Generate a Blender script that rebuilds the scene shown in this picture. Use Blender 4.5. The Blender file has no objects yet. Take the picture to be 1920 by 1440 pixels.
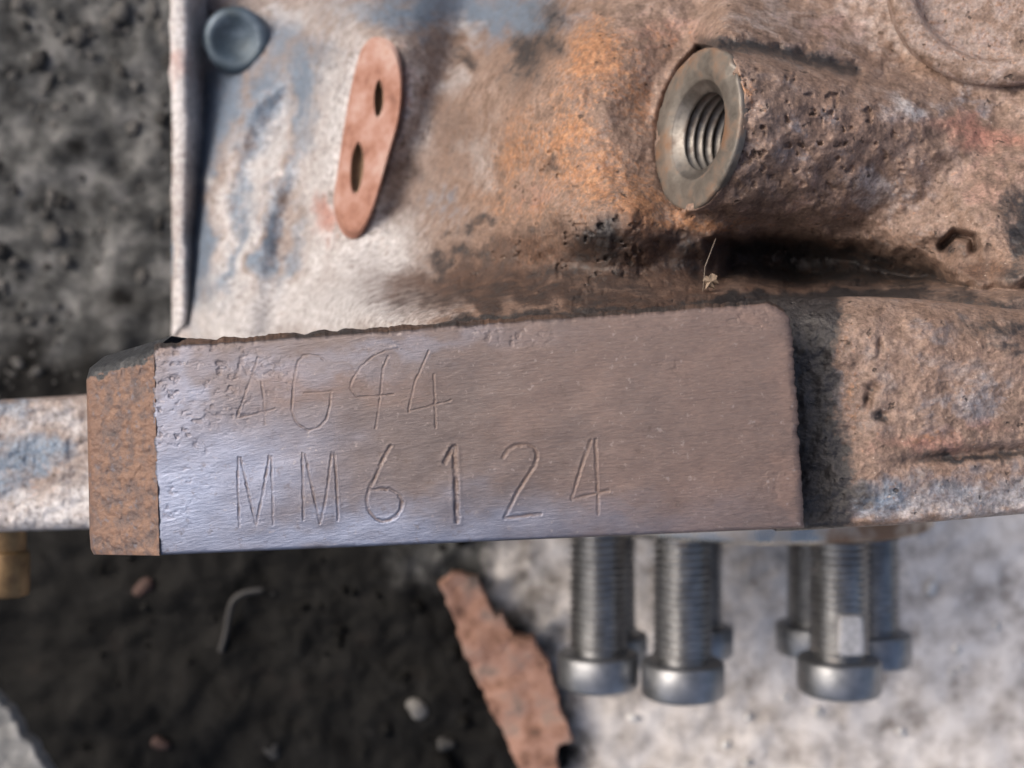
import bpy, math, random
import numpy as np
from mathutils import Vector, Matrix

random.seed(7)
MM = 0.001
F, CX, CY = 2100.0, 960.0, 720.0      # focal length and centre used to lay sizes out (photo pixels)
ZC = 0.350                            # camera height above the ground (m)

# ------------------------------------------------------------------ camera, sky, sun, exposure
sc = bpy.context.scene
cam = bpy.data.objects.new('camera', bpy.data.cameras.new('camera'))
sc.collection.objects.link(cam)
cam.location = (0, 0, ZC)
cam.rotation_euler = (0, 0, 0)
cam.data.sensor_width = 36
cam.data.lens = 36 * F / 1920
cam.data.clip_start = 0.005
cam.data.clip_end = 100
cam.data.dof.use_dof = True
cam.data.dof.focus_distance = 0.116
cam.data.dof.aperture_fstop = 34
sc.camera = cam

SUN_EL, SUN_AZ = math.radians(42), math.radians(155)   # azimuth: direction (x,y) the light comes from
w = bpy.data.worlds.new('World'); sc.world = w; w.use_nodes = True
nt = w.node_tree
sky = nt.nodes.new('ShaderNodeTexSky'); sky.sky_type = 'NISHITA'; sky.sun_disc = False
sky.sun_elevation = SUN_EL
sky.sun_rotation = math.pi / 2 - SUN_AZ
sky.dust_density = 7.0; sky.air_density = 0.8; sky.ozone_density = 0.4
bg = nt.nodes['Background']; bg.inputs[1].default_value = 0.15
nt.links.new(sky.outputs[0], bg.inputs[0])
sun = bpy.data.objects.new('sun', bpy.data.lights.new('sun', 'SUN'))
sc.collection.objects.link(sun)
sun.data.energy = 1.2; sun.data.angle = math.radians(50); sun.data.color = (1, 0.955, 0.90)
sd = Vector((math.cos(SUN_EL) * math.cos(SUN_AZ), math.cos(SUN_EL) * math.sin(SUN_AZ), math.sin(SUN_EL)))
sun.rotation_euler = sd.to_track_quat('Z', 'Y').to_euler()
sun.location = sd * 2
vs = sc.view_settings
vs.view_transform = 'Standard'; vs.look = 'None'; vs.gamma = 1; vs.use_curve_mapping = False
vs.exposure = 0.42

# ------------------------------------------------------------------ helpers
def P(u, v, D):
    """photo pixel at D millimetres below the camera -> world metres (arrays or scalars)"""
    u, v, D = np.asarray(u, float), np.asarray(v, float), np.asarray(D, float)
    return np.stack([(u - CX) / F * D * MM, -(v - CY) / F * D * MM, ZC - D * MM + 0 * u], -1)

_tab = np.random.RandomState(3).rand(256, 256)
def vnoise(x, y, seed=0):
    x = np.asarray(x, float) + seed * 17.37; y = np.asarray(y, float) + seed * 9.71
    xi, yi = np.floor(x).astype(int), np.floor(y).astype(int)
    fx, fy = x - xi, y - yi
    fx = fx * fx * fx * (fx * (fx * 6 - 15) + 10); fy = fy * fy * fy * (fy * (fy * 6 - 15) + 10)
    a = _tab[xi & 255, yi & 255]; b = _tab[(xi + 1) & 255, yi & 255]
    c = _tab[xi & 255, (yi + 1) & 255]; d = _tab[(xi + 1) & 255, (yi + 1) & 255]
    return (a * (1 - fx) + b * fx) * (1 - fy) + (c * (1 - fx) + d * fx) * fy
def fbm(x, y, oct=4, seed=0, gain=0.5):
    s = 0; a = 1; t = 0
    for k in range(oct):
        s = s + a * vnoise(x * 2 ** k, y * 2 ** k, seed + k * 5); t += a; a *= gain
    return s / t
def sstep(a, b, x):
    t = np.clip((x - a) / (b - a), 0, 1); return t * t * (3 - 2 * t)
def smin(a, b, k):
    h = np.clip(0.5 + 0.5 * (b - a) / k, 0, 1)
    return b * (1 - h) + a * h - k * h * (1 - h)

def tag(o, label=None, cat=None, group=None, kind=None):
    if label: o['label'] = label
    if cat: o['category'] = cat
    if group: o['group'] = group
    if kind: o['kind'] = kind
    return o
def empty(name, loc):
    o = bpy.data.objects.new(name, None); sc.collection.objects.link(o); o.location = loc
    o.empty_display_size = 0.01
    return o
def link(name, me, mat, parent=None, smooth=True):
    o = bpy.data.objects.new(name, me); sc.collection.objects.link(o)
    if mat: me.materials.append(mat)
    if smooth: me.polygons.foreach_set('use_smooth', np.ones(len(me.polygons), bool))
    if parent:
        o.parent = parent
        # meshes are built in world coordinates: cancel the offset of the Empty at the root
        if parent.parent is None: o.matrix_parent_inverse = Matrix.Translation(parent.location).inverted()
    return o
def mesh_np(name, V, Fc, masks=None, normals=None):
    """V (n,3), Fc (m,4) or (m,3) ints; masks: dict name->(n,4)"""
    me = bpy.data.meshes.new(name)
    V = np.asarray(V, np.float32); Fc = np.asarray(Fc, np.int32); k = Fc.shape[1]
    me.vertices.add(len(V)); me.vertices.foreach_set('co', V.ravel())
    me.loops.add(Fc.size); me.loops.foreach_set('vertex_index', Fc.ravel())
    me.polygons.add(len(Fc)); me.polygons.foreach_set('loop_start', np.arange(0, Fc.size, k, dtype=np.int32))
    me.update(calc_edges=True)
    for nm, a in (masks or {}).items():
        at = me.attributes.new(nm, 'FLOAT_COLOR', 'POINT')
        at.data.foreach_set('color', np.asarray(a, np.float32).ravel())
    if normals is not None:
        me.polygons.foreach_set('use_smooth', np.ones(len(me.polygons), bool))
        me.normals_split_custom_set_from_vertices(np.asarray(normals, float).tolist())
    return me
def grid_faces(nr, nc):
    i = np.arange(nr * nc).reshape(nr, nc)
    # rows run down the photo, columns to the right; wound to face the camera
    return np.stack([i[:-1, :-1], i[1:, :-1], i[1:, 1:], i[:-1, 1:]], -1)
def compact(V, Fc, *arrs):
    used = np.unique(Fc); m = -np.ones(len(V), int); m[used] = np.arange(len(used))
    return (V[used], m[Fc]) + tuple(a[used] for a in arrs)
def skirt(V, Fc, loop, depth_z, masks=None, out=0.0):
    """drop the boundary loop straight down to world height depth_z"""
    n0 = len(V); B = V[loop].copy(); B[:, 2] = depth_z
    V2 = np.concatenate([V, B]); k = len(loop)
    q = [[loop[i], n0 + i, n0 + (i + 1) % k, loop[(i + 1) % k]] for i in range(k)]
    F2 = np.concatenate([Fc.reshape(-1, 4), np.array(q)])
    m2 = {a: np.concatenate([b, b[loop]]) for a, b in (masks or {}).items()}
    return V2, F2, m2
def border(nr, nc):
    i = np.arange(nr * nc).reshape(nr, nc)
    return np.concatenate([i[0, ::-1], i[1:, 0], i[-1, 1:], i[-2:0:-1, -1]])
def lathe(prof, seg, origin, axis, up=None, closed=False):
    """prof: list of (radius, distance along axis), returns V, F quads"""
    a = Vector(axis).normalized()
    u = Vector(up) if up else Vector((0, 0, 1)) if abs(a.z) < .9 else Vector((1, 0, 0))
    x = (u - a * u.dot(a)).normalized(); y = a.cross(x)
    th = np.linspace(0, 2 * np.pi, seg, endpoint=False)
    X, Y, A, O = (np.array(t) for t in (x, y, a, origin))
    V = []
    for r, h in prof:
        V.append(O + A * h + r * (np.cos(th)[:, None] * X + np.sin(th)[:, None] * Y))
    V = np.concatenate(V); nr = len(prof); q = []
    for i in range(nr - 1):
        for j in range(seg):
            k = (j + 1) % seg
            q.append((i * seg + j, i * seg + k, (i + 1) * seg + k, (i + 1) * seg + j))
    return V, np.array(q)

# ------------------------------------------------------------------ materials
class N:
    def __init__(s, name):
        s.m = bpy.data.materials.new(name); s.m.use_nodes = True
        s.t = s.m.node_tree; s.b = s.t.nodes['Principled BSDF']
        s.co = s.t.nodes.new('ShaderNodeTexCoord').outputs['Object']
    def l(s, a, b): s.t.links.new(a, b)
    def new(s, t): return s.t.nodes.new(t)
    def val(s, sock, x):
        if hasattr(x, 'links'): s.l(x, sock)
        else: sock.default_value = x
    def noise(s, scale, detail=4, rough=.55, co=None, dist=0.0):
        n = s.new('ShaderNodeTexNoise'); n.inputs['Scale'].default_value = scale
        n.inputs['Detail'].default_value = detail; n.inputs['Roughness'].default_value = rough
        n.inputs['Distortion'].default_value = dist
        s.l(co or s.co, n.inputs['Vector']); return n.outputs['Fac']
    def mapping(s, scale, rot=(0, 0, 0)):
        n = s.new('ShaderNodeMapping'); n.inputs['Scale'].default_value = scale; n.inputs['Rotation'].default_value = rot
        s.l(s.co, n.inputs['Vector']); return n.outputs[0]
    def ramp(s, fac, stops):
        n = s.new('ShaderNodeValToRGB'); s.l(fac, n.inputs[0]); e = n.color_ramp.elements
        while len(e) < len(stops): e.new(0.5)
        for k, (p, c) in enumerate(stops):
            e[k].position = p; e[k].color = (c, c, c, 1) if not hasattr(c, '__len__') else (*c, 1)
        return n.outputs[0]
    def math(s, op, a, b=0.0, c=None, clamp=False):
        n = s.new('ShaderNodeMath'); n.operation = op; n.use_clamp = clamp
        s.val(n.inputs[0], a); s.val(n.inputs[1], b)
        if c is not None: s.val(n.inputs[2], c)
        return n.outputs[0]
    def mix(s, fac, a, b):
        n = s.new('ShaderNodeMix'); n.data_type = 'RGBA'
        s.val(n.inputs[0], fac)
        for k, x in ((6, a), (7, b)):
            if hasattr(x, 'links'): s.l(x, n.inputs[k])
            else: n.inputs[k].default_value = (*x, 1)
        return n.outputs[2]
    def mixf(s, fac, a, b):
        n = s.new('ShaderNodeMix'); n.data_type = 'FLOAT'
        s.val(n.inputs[0], fac); s.val(n.inputs[2], a); s.val(n.inputs[3], b); return n.outputs[0]
    def attr(s, name):
        a = s.new('ShaderNodeAttribute'); a.attribute_name = name
        sp = s.new('ShaderNodeSeparateColor'); s.l(a.outputs['Color'], sp.inputs[0])
        return sp.outputs[0], sp.outputs[1], sp.outputs[2], a.outputs['Alpha']
    def cut(s, mask, noise, amt=1.0, gain=3.0, off=0.5):
        """mask broken up by noise -> crisp ragged patch"""
        t = s.math('MULTIPLY_ADD', s.math('SUBTRACT', noise, 0.5), amt, mask)
        return s.math('MULTIPLY_ADD', s.math('SUBTRACT', t, off), gain, 0.5, clamp=True)
    def bump(s, h, dist, strength=1.0, prev=None):
        n = s.new('ShaderNodeBump'); n.inputs['Distance'].default_value = dist; n.inputs['Strength'].default_value = strength
        s.l(h, n.inputs['Height'])
        if prev: s.l(prev, n.inputs['Normal'])
        return n.outputs[0]
    def done(s, col, rough, metal=0.0, normal=None, spec=0.5):
        s.val(s.b.inputs['Base Color'], col if hasattr(col, 'links') else (*col, 1))
        s.val(s.b.inputs['Roughness'], rough); s.val(s.b.inputs['Metallic'], metal)
        s.b.inputs['Specular IOR Level'].default_value = spec
        if normal: s.l(normal, s.b.inputs['Normal'])
        return s.m

def mat_cast(name):
    n = N(name)
    rust, grease_dark, pale, blue = n.attr('mask')
    red, gloss, warm, greying = n.attr('mask2')
    nb = n.noise(90, 5, .6); nm = n.noise(380, 6, .62, dist=.3); nf = n.noise(1700, 5, .65); ns = n.noise(900, 3, .5)
    base = n.ramp(nm, [(.28, (.085, .058, .046)), (.43, (.195, .135, .106)), (.6, (.275, .20, .165)), (.8, (.38, .31, .27))])
    base = n.mix(n.ramp(nb, [(.4, 0.0), (.65, .55)]), base, n.ramp(nf, [(.3, (.11, .066, .048)), (.7, (.33, .215, .16))]))
    base = n.mix(n.math('MULTIPLY', n.cut(greying, nm, 1.0, 1.3), .85), base, n.ramp(ns, [(.3, (.15, .122, .112)), (.7, (.30, .265, .255))]))
    c = n.mix(n.math('MULTIPLY', n.cut(blue, nm, 1.3, 2.1), .95), base, n.ramp(nf, [(.3, (.07, .10, .14)), (.7, (.18, .245, .33))]))
    c = n.mix(n.cut(pale, nm, 1.1, 1.3), c, n.ramp(ns, [(.3, (.33, .322, .33)), (.7, (.56, .555, .57))]))
    c = n.mix(n.math('MULTIPLY', n.cut(red, nm, 1.2, 1.6), .8), c, n.ramp(nf, [(.3, (.25, .10, .075)), (.7, (.40, .19, .145))]))
    rf = n.math('MULTIPLY', n.cut(n.math('MULTIPLY', rust, .82), n.math('MULTIPLY_ADD', nf, .6, n.math('MULTIPLY', nm, .4)), 2.6, 2.6), .85)
    c = n.mix(rf, c, n.ramp(n.noise(1100, 4, .6), [(.3, (.20, .088, .042)), (.55, (.35, .17, .08)), (.75, (.44, .26, .145))]))
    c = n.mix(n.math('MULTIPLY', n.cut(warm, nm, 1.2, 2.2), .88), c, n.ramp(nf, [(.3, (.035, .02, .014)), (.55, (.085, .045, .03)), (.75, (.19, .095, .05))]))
    c = n.mix(n.math('MULTIPLY', n.ramp(n.noise(1300, 6, .7), [(.36, 1.0), (.52, 0.0)]), .55), c, (.075, .05, .04))
    # small dark pores and grit
    por = n.ramp(ns, [(.27, 1.0), (.33, 0.0)])
    c = n.mix(n.math('MULTIPLY', por, .75), c, (.03, .022, .018))
    gri = n.ramp(n.noise(2600, 2, .5), [(.70, 0.0), (.76, 1.0)])
    c = n.mix(n.math('MULTIPLY', gri, .45), c, (.55, .48, .42))
    # gritty casting skin: fine light and dark grains
    gr = n.math('MULTIPLY_ADD', n.noise(3300, 3, .7), 1.0, n.math('MULTIPLY', n.noise(1500, 4, .7), .6))
    gm = n.new('ShaderNodeVectorMath'); gm.operation = 'SCALE'; n.l(c, gm.inputs[0]); n.l(n.math('MULTIPLY', n.math('MULTIPLY_ADD', n.math('SUBTRACT', gr, .8), n.mixf(greying, 1.6, .7), 1.0), 1.0), gm.inputs['Scale'])
    c = gm.outputs[0]
    gf = n.cut(grease_dark, n.math('MULTIPLY_ADD', nf, .55, n.math('MULTIPLY', nm, .45)), 2.0, 2.2)
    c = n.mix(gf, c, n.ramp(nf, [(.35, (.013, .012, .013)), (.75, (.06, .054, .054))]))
    ro = n.mixf(gf, n.mixf(gloss, .62, .36), .42)
    h = n.math('MULTIPLY_ADD', gr, .35, n.math('MULTIPLY_ADD', nf, .5, n.math('MULTIPLY_ADD', nm, .9, n.math('MULTIPLY', por, -.6))))
    return n.done(c, ro, 0.12, n.bump(h, .00030, .9), .45)

def mat_pad():
    n = N('machined_pad')
    rust, pit, clean_sky_sheen, groove = n.attr('mask')
    # file and sander marks: long shallow arcs round a far centre
    def arcs(cx_, cy_, along, across):
        sp = n.new('ShaderNodeSeparateXYZ'); n.l(n.co, sp.inputs[0])
        dx, dy = n.math('SUBTRACT', sp.outputs[0], cx_), n.math('SUBTRACT', sp.outputs[1], cy_)
        r = n.math('SQRT', n.math('ADD', n.math('MULTIPLY', dx, dx), n.math('MULTIPLY', dy, dy)))
        cb = n.new('ShaderNodeCombineXYZ'); n.l(n.math('MULTIPLY', dx, along), cb.inputs[0]); n.l(n.math('MULTIPLY', r, across), cb.inputs[1])
        return cb.outputs[0]
    st = arcs(.02, -.22, 700, 4200); st2 = arcs(-.03, .35, 1200, 5200)
    s1 = n.noise(1, 6, .75, st, 0); s2 = n.noise(1, 6, .75, st2, 0); nb = n.noise(120, 5, .6); nf = n.noise(2200, 4, .6)
    c = n.ramp(s1, [(.3, (.092, .074, .071)), (.5, (.117, .096, .093)), (.7, (.146, .123, .121))])
    rf = n.cut(rust, n.math('MULTIPLY_ADD', s2, .5, n.math('MULTIPLY', nb, .5)), 1.2, 1.8)
    c = n.mix(n.math('MULTIPLY', rf, .8), c, n.ramp(s2, [(.3, (.135, .086, .07)), (.7, (.22, .148, .124))]))
    c = n.mix(n.math('MULTIPLY', clean_sky_sheen, .85), c, n.ramp(s1, [(.3, (.165, .20, .29)), (.7, (.235, .28, .39))]))  # cleaner steel plus the blue sky reflection, painted into the base colour
    c = n.mix(n.math('MULTIPLY', n.cut(pit, nf, .8, 1.5), .35), c, (.12, .09, .08))
    c = n.mix(n.math('MULTIPLY', groove, .6), c, (.11, .068, .05))
    c = n.mix(n.math('MULTIPLY', n.ramp(n.noise(1500, 4, .65), [(.62, 0.0), (.7, 1.0)]), .35), c, (.34, .30, .29))  # bright specks: small glints painted into the colour
    c = n.mix(n.math('MULTIPLY', n.ramp(n.noise(800, 6, .7), [(.30, 1.0), (.42, 0.0)]), .5), c, (.08, .058, .05))
    metal = n.mixf(rf, .72, .35)
    metal = n.mixf(groove, metal, .2)
    ro = n.math('MULTIPLY_ADD', s2, .22, n.mixf(clean_sky_sheen, .40, .31))
    h = n.math('MULTIPLY_ADD', s1, .9, n.math('MULTIPLY_ADD', s2, .7, n.math('MULTIPLY', nf, .35)))
    return n.done(c, ro, metal, n.bump(h, .00006, .85), .5)

def mat_rusty_end():
    n = N('rusty_end_face')
    rust, grease_dark, pale, _ = n.attr('mask')
    nf = n.noise(1500, 5, .65); nm = n.noise(700, 4, .6)
    c = n.ramp(nm, [(.3, (.06, .046, .047)), (.46, (.115, .078, .068)), (.58, (.165, .098, .07)), (.75, (.21, .135, .10))])
    c = n.mix(n.ramp(n.noise(1100, 3, .5), [(.60, 0.0), (.68, .7)]), c, (.115, .11, .128))
    c = n.mix(n.cut(n.math('MULTIPLY', rust, .8), nf, 1.6, 2.5), c, n.ramp(nf, [(.3, (.11, .063, .047)), (.7, (.185, .112, .082))]))
    gf = n.cut(grease_dark, nf, .5, 6.0)
    c = n.mix(gf, c, n.ramp(nf, [(.3, (.012, .013, .016)), (.7, (.04, .045, .052))]))
    h = n.math('MULTIPLY_ADD', nf, .6, nm)
    return n.done(c, n.mixf(gf, .62, .45), .1, n.bump(h, .0003, 1.0), .45)

def mat_metal(name, lo, hi, rough, metal=1.0, scale=900, rust=None, bump=.00004):
    n = N(name)
    nm = n.noise(scale, 5, .6); nb = n.noise(scale / 6, 4, .6)
    c = n.ramp(nm, [(.3, lo), (.7, hi)])
    if rust:
        f = n.ramp(n.math('MULTIPLY_ADD', nb, .6, n.math('MULTIPLY', nm, .4)), [(rust[1], 0.0), (rust[1] + .12, 1.0)])
        c = n.mix(f, c, rust[0]); me = n.mixf(f, metal, .15); ro = n.mixf(f, rough, .7)
    else: me, ro = metal, n.math('MULTIPLY_ADD', nb, .2, rough - .1)
    return n.done(c, ro, me, n.bump(nm, bump, 1.0))

def mat_ground():
    n = N('ground_dirt_and_concrete')
    light, mid, damp, _ = n.attr('mask')
    nb = n.noise(45, 5, .6); nm = n.noise(100, 6, .62); nf = n.noise(500, 5, .65)
    dark = n.ramp(nm, [(.3, (.004, .004, .004)), (.55, (.0075, .0075, .0073)), (.75, (.014, .0138, .0135))])
    dark = n.mix(n.ramp(n.noise(70, 3, .5), [(.62, 0.0), (.72, .5)]), dark, (.012, .010, .009))
    grey = n.ramp(nm, [(.32, (.014, .015, .016)), (.5, (.065, .067, .067)), (.68, (.17, .17, .168))])
    conc = n.ramp(nm, [(.28, (.22, .195, .175)), (.42, (.46, .425, .395)), (.55, (.64, .605, .575)), (.75, (.80, .77, .74))])
    conc = n.mix(n.ramp(nf, [(.58, 0.0), (.7, .6)]), conc, (.26, .235, .215))
    c = n.mix(n.cut(mid, nb, 1.0, 2.5), dark, grey)
    c = n.mix(n.cut(light, n.math('MULTIPLY_ADD', nm, .5, n.math('MULTIPLY', nb, .5)), 1.2, 2.6), c, conc)
    h = n.math('MULTIPLY_ADD', nf, .4, nm)
    return n.done(c, n.mixf(damp, .9, .75), 0, n.bump(h, .0012, .7), .12)

def mat_plain(name, stops, rough=.8, scale=500, bump=.0002, metal=0.0):
    n = N(name); nm = n.noise(scale, 6, .65)
    return n.done(n.ramp(nm, stops), rough, metal, n.bump(nm, bump, 1.0), .4)

M_CAST = mat_cast('cast_iron_weathered')
M_PAD = mat_pad()
M_END = mat_rusty_end()
M_GROUND = mat_ground()
M_RING = mat_metal('spot_faced_steel', (.095, .085, .075), (.18, .165, .148), .5, .4, 500, ((.15, .085, .05), .50), .00015)
M_THREAD = mat_metal('bright_thread', (.10, .093, .086), (.22, .21, .198), .46, .85, 500, ((.08, .05, .034), .50))
M_BOLT = mat_metal('dark_oiled_steel', (.22, .225, .233), (.40, .405, .412), .36, .95, 300, ((.08, .052, .04), .56))
M_HEAD = mat_metal('black_oxide_head', (.18, .19, .205), (.32, .33, .345), .42, .85, 300, ((.11, .085, .07), .62))
M_FLANGE = mat_metal('crank_flange_steel', (.48, .44, .38), (.66, .61, .54), .26, 1.0, 120, ((.17, .10, .06), .45))
M_LUG = mat_plain('red_oxide_lug', [(.3, (.12, .052, .036)), (.43, (.235, .115, .082)), (.52, (.29, .165, .132)), (.62, (.34, .235, .205)), (.75, (.27, .125, .07))], .8, 130)
M_LUGHOLE = mat_plain('lug_bore', [(.3, (.16, .11, .07)), (.7, (.30, .20, .13))], .6, 500)
M_STUD = mat_metal('brassy_stud', (.10, .06, .028), (.20, .13, .06), .5, .5, 500, ((.16, .09, .045), .55))
M_SCRAP = mat_plain('rusty_scrap', [(.28, (.06, .036, .026)), (.40, (.21, .11, .076)), (.52, (.32, .185, .14)), (.62, (.27, .185, .15)), (.76, (.11, .09, .08))], .8, 140, .0006)
M_SEAL = mat_plain('white_sealant', [(.3, (.30, .30, .305)), (.7, (.55, .55, .56))], .5, 700)
M_WIRE = mat_plain('grey_wire', [(.3, (.010, .010, .011)), (.7, (.02, .02, .021))], .5, 300)
M_SLAB = mat_plain('pale_slab', [(.3, (.06, .063, .066)), (.5, (.16, .163, .162)), (.7, (.30, .30, .295))], .7, 130, .0008)

# ------------------------------------------------------------------ ground
def build_ground():
    n = 460
    s = np.linspace(-1, 1, n)
    g = 0.23 * s + 8.0 * np.sign(s) * np.abs(s) ** 11
    X, Y = np.meshgrid(g, g[::-1] * 0.85)
    x, y = X / MM, Y / MM
    near = 1 - sstep(260, 600, np.hypot(x, y))
    z = (fbm(x / 22, y / 22, 5, 1) - .5) * 9 + (fbm(x / 9, y / 9, 4, 2) - .5) * 4.5
    u, v = CX + x / 350 * F, CY - y / 350 * F
    wob = (fbm(x / 25, y / 25, 4, 9) - .5) * 260
    light = sstep(-150, 260, (u - 935) - (v - 1100) * .25 + wob) * sstep(600, 900, v + wob)
    top = 1 - sstep(600, 760, v)
    mid = .12 + .95 * top * sstep(-.1, .5, fbm(x / 14, y / 14, 4, 4)) * (1 - .5 * sstep(330, 620, v + wob * .7))
    mid = np.maximum(mid, .75 * np.exp(-(((u - 860) / 190) ** 2 + ((v - 1030) / 90) ** 2)))
    z = z * (1 - .55 * light)
    damp = (1 - light) * (1 - top) * .7
    z = z * near * MM
    V = np.stack([X, Y, z], -1).reshape(-1, 3)
    mk = np.stack([light, mid, damp, 0 * light], -1).reshape(-1, 4)
    o = link('ground', mesh_np('ground', V, grid_faces(n, n).reshape(-1, 4), {'mask': mk}), M_GROUND)
    tag(o, 'rough oil-stained ground turning to pale concrete under the bolts', None, None, 'structure')
build_ground()

# ------------------------------------------------------------------ the engine block
block = empty('engine_block', (0, 0, 0.01))
tag(block, 'rusty weathered cast iron engine block with stamped number pad', 'engine block')

def plane_normal(u, v, D, theta, az):
    """normal leaning theta away from the line of sight towards image angle az (counter-clockwise from right)"""
    p = Vector(P(u, v, D)); vd = (Vector((0, 0, ZC)) - p).normalized()
    x = Vector((1, 0, 0)); x = (x - vd * x.dot(vd)).normalized(); y = vd.cross(x)
    return p, (vd * math.cos(theta) + (x * math.cos(az) + y * math.sin(az)) * math.sin(theta)).normalized()

BC, BN = plane_normal(1302, 243, 127, math.radians(59), math.radians(171))      # threaded boss
B_R, B_HOLE = 9.0, 5.5

def to_plane(pts, p0, n):
    out = []
    for u, v in pts:
        r = Vector(((u - CX) / F, -(v - CY) / F, -1)); o = Vector((0, 0, ZC))
        t = (p0 - o).dot(n) / r.dot(n); out.append(o + r * t)
    return out
def smooth_loop(pts, n=64):
    """closed Catmull-Rom through the points"""
    k = len(pts); out = []
    for i in range(n):
        t = i / n * k; j = int(t); f = t - j
        a, b, c, d = (np.array(pts[(j + m) % k], float) for m in (-1, 0, 1, 2))
        out.append(tuple(.5 * (2 * b + (c - a) * f + (2 * a - 5 * b + 4 * c - d) * f ** 2 + (3 * b - a - 3 * c + d) * f ** 3)))
    return out
LP, LN = plane_normal(692, 255, 190, math.radians(50), math.radians(166))       # two-hole lug
LUG = smooth_loop([(706, 68), (740, 84), (755, 140), (751, 215), (728, 300), (700, 395), (672, 446), (642, 438), (625, 385), (634, 310), (650, 205), (668, 120), (684, 82)], 72)
def inside(u, v, poly):
    r = np.zeros(u.shape, bool); k = len(poly)
    for i in range(k):
        (x0, y0), (x1, y1) = poly[i], poly[(i + 1) % k]
        c = ((y0 > v) != (y1 > v)) & (u < (x1 - x0) * (v - y0) / (y1 - y0 + 1e-12) + x0)
        r ^= c
    return r

# --- depth of the upper casting (mm below the camera) at photo positions
CT = []
def row(v, *uv):
    for u, d in uv: CT.append((u, v, d))
row(-90, (300, 232), (560, 226), (830, 219), (960, 204), (1100, 164), (1300, 150), (1600, 146), (2010, 140))
row(50, (300, 230), (450, 224), (560, 218), (700, 210), (830, 202), (900, 192), (960, 176), (1020, 158), (1100, 145), (1200, 142), (1400, 143), (1600, 141), (1750, 138), (2010, 134))
row(200, (300, 227), (450, 218), (560, 210), (650, 203), (760, 194), (830, 182), (900, 165), (1000, 145), (1100, 136), (1200, 137), (1400, 142), (1600, 141), (1750, 136), (2010, 131))
row(350, (300, 222), (450, 212), (560, 204), (660, 197), (750, 187), (830, 173), (900, 160), (1000, 142), (1100, 132), (1200, 131), (1300, 137), (1500, 138), (1700, 131), (2010, 126))
row(450, (300, 219), (450, 208), (560, 198), (660, 189), (740, 177), (820, 163), (900, 151), (1000, 137), (1100, 128), (1200, 127), (1330, 130), (1500, 135), (1700, 129), (1850, 123), (2010, 121))
row(525, (300, 217), (450, 204), (560, 192), (660, 178), (740, 164), (820, 153), (900, 147), (1000, 139), (1100, 134), (1200, 134), (1330, 137), (1500, 141), (1700, 132), (1850, 122), (2010, 119))
row(572, (300, 216), (450, 201), (560, 186), (660, 160), (740, 140), (820, 130), (900, 124), (1000, 119), (1100, 116), (1200, 114.5), (1330, 114), (1500, 115), (1700, 116), (1850, 115), (2010, 114))
row(640, (300, 214), (450, 192), (560, 176), (660, 150), (740, 134), (900, 122), (1100, 118), (1300, 117), (1500, 118), (1700, 120), (2010, 118))
row(720, (300, 210), (500, 180), (700, 140), (1000, 124), (1500, 122), (2010, 122))
CT = np.array(CT)
CT[:, 2] = np.where(CT[:, 2] > 150, 150 + (CT[:, 2] - 150) * 1.28, CT[:, 2])
def tps_fit(p, lam=0.004):
    x = p[:, :2] / 400; n = len(x)
    d = np.linalg.norm(x[:, None] - x[None], axis=-1)
    K = np.where(d > 0, d ** 2 * np.log(np.maximum(d, 1e-9)), 0) + lam * np.eye(n)
    Q = np.c_[np.ones(n), x]
    A = np.block([[K, Q], [Q.T, np.zeros((3, 3))]])
    s = np.linalg.solve(A, np.r_[p[:, 2], 0, 0, 0]); return x, s
_tx, _ts = tps_fit(CT)
def tps(u, v):
    x = np.stack([u, v], -1).reshape(-1, 2) / 400; out = np.zeros(len(x))
    for k, c in enumerate(_tx):
        d2 = ((x - c) ** 2).sum(1); out += _ts[k] * .5 * d2 * np.log(np.maximum(d2, 1e-12))
    n = len(_tx); out += _ts[n] + x @ _ts[n + 1:]
    return out.reshape(u.shape)

def seg_dist(u, v, pts):
    """distance in pixels to a polyline and the position (0..1) along it"""
    best = np.full(u.shape, 1e9)
    for (a, b), (c, d) in zip(pts[:-1], pts[1:]):
        dx, dy = c - a, d - b; L = dx * dx + dy * dy + 1e-9
        t = np.clip(((u - a) * dx + (v - b) * dy) / L, 0, 1)
        best = np.minimum(best, np.hypot(u - a - t * dx, v - b - t * dy))
    return best
def blob(u, v, cu, cv, ru, rv, rot=0.0, s=1.0):
    c, n = math.cos(math.radians(rot)), math.sin(math.radians(rot))
    x, y = (u - cu) * c + (v - cv) * n, -(u - cu) * n + (v - cv) * c
    return s * np.exp(-((x / ru) ** 2 + (y / rv) ** 2) * .7)
def blobs(u, v, lst):
    m = np.zeros(u.shape)
    for b in lst: m = np.maximum(m, blob(u, v, *b))
    return m

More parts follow.
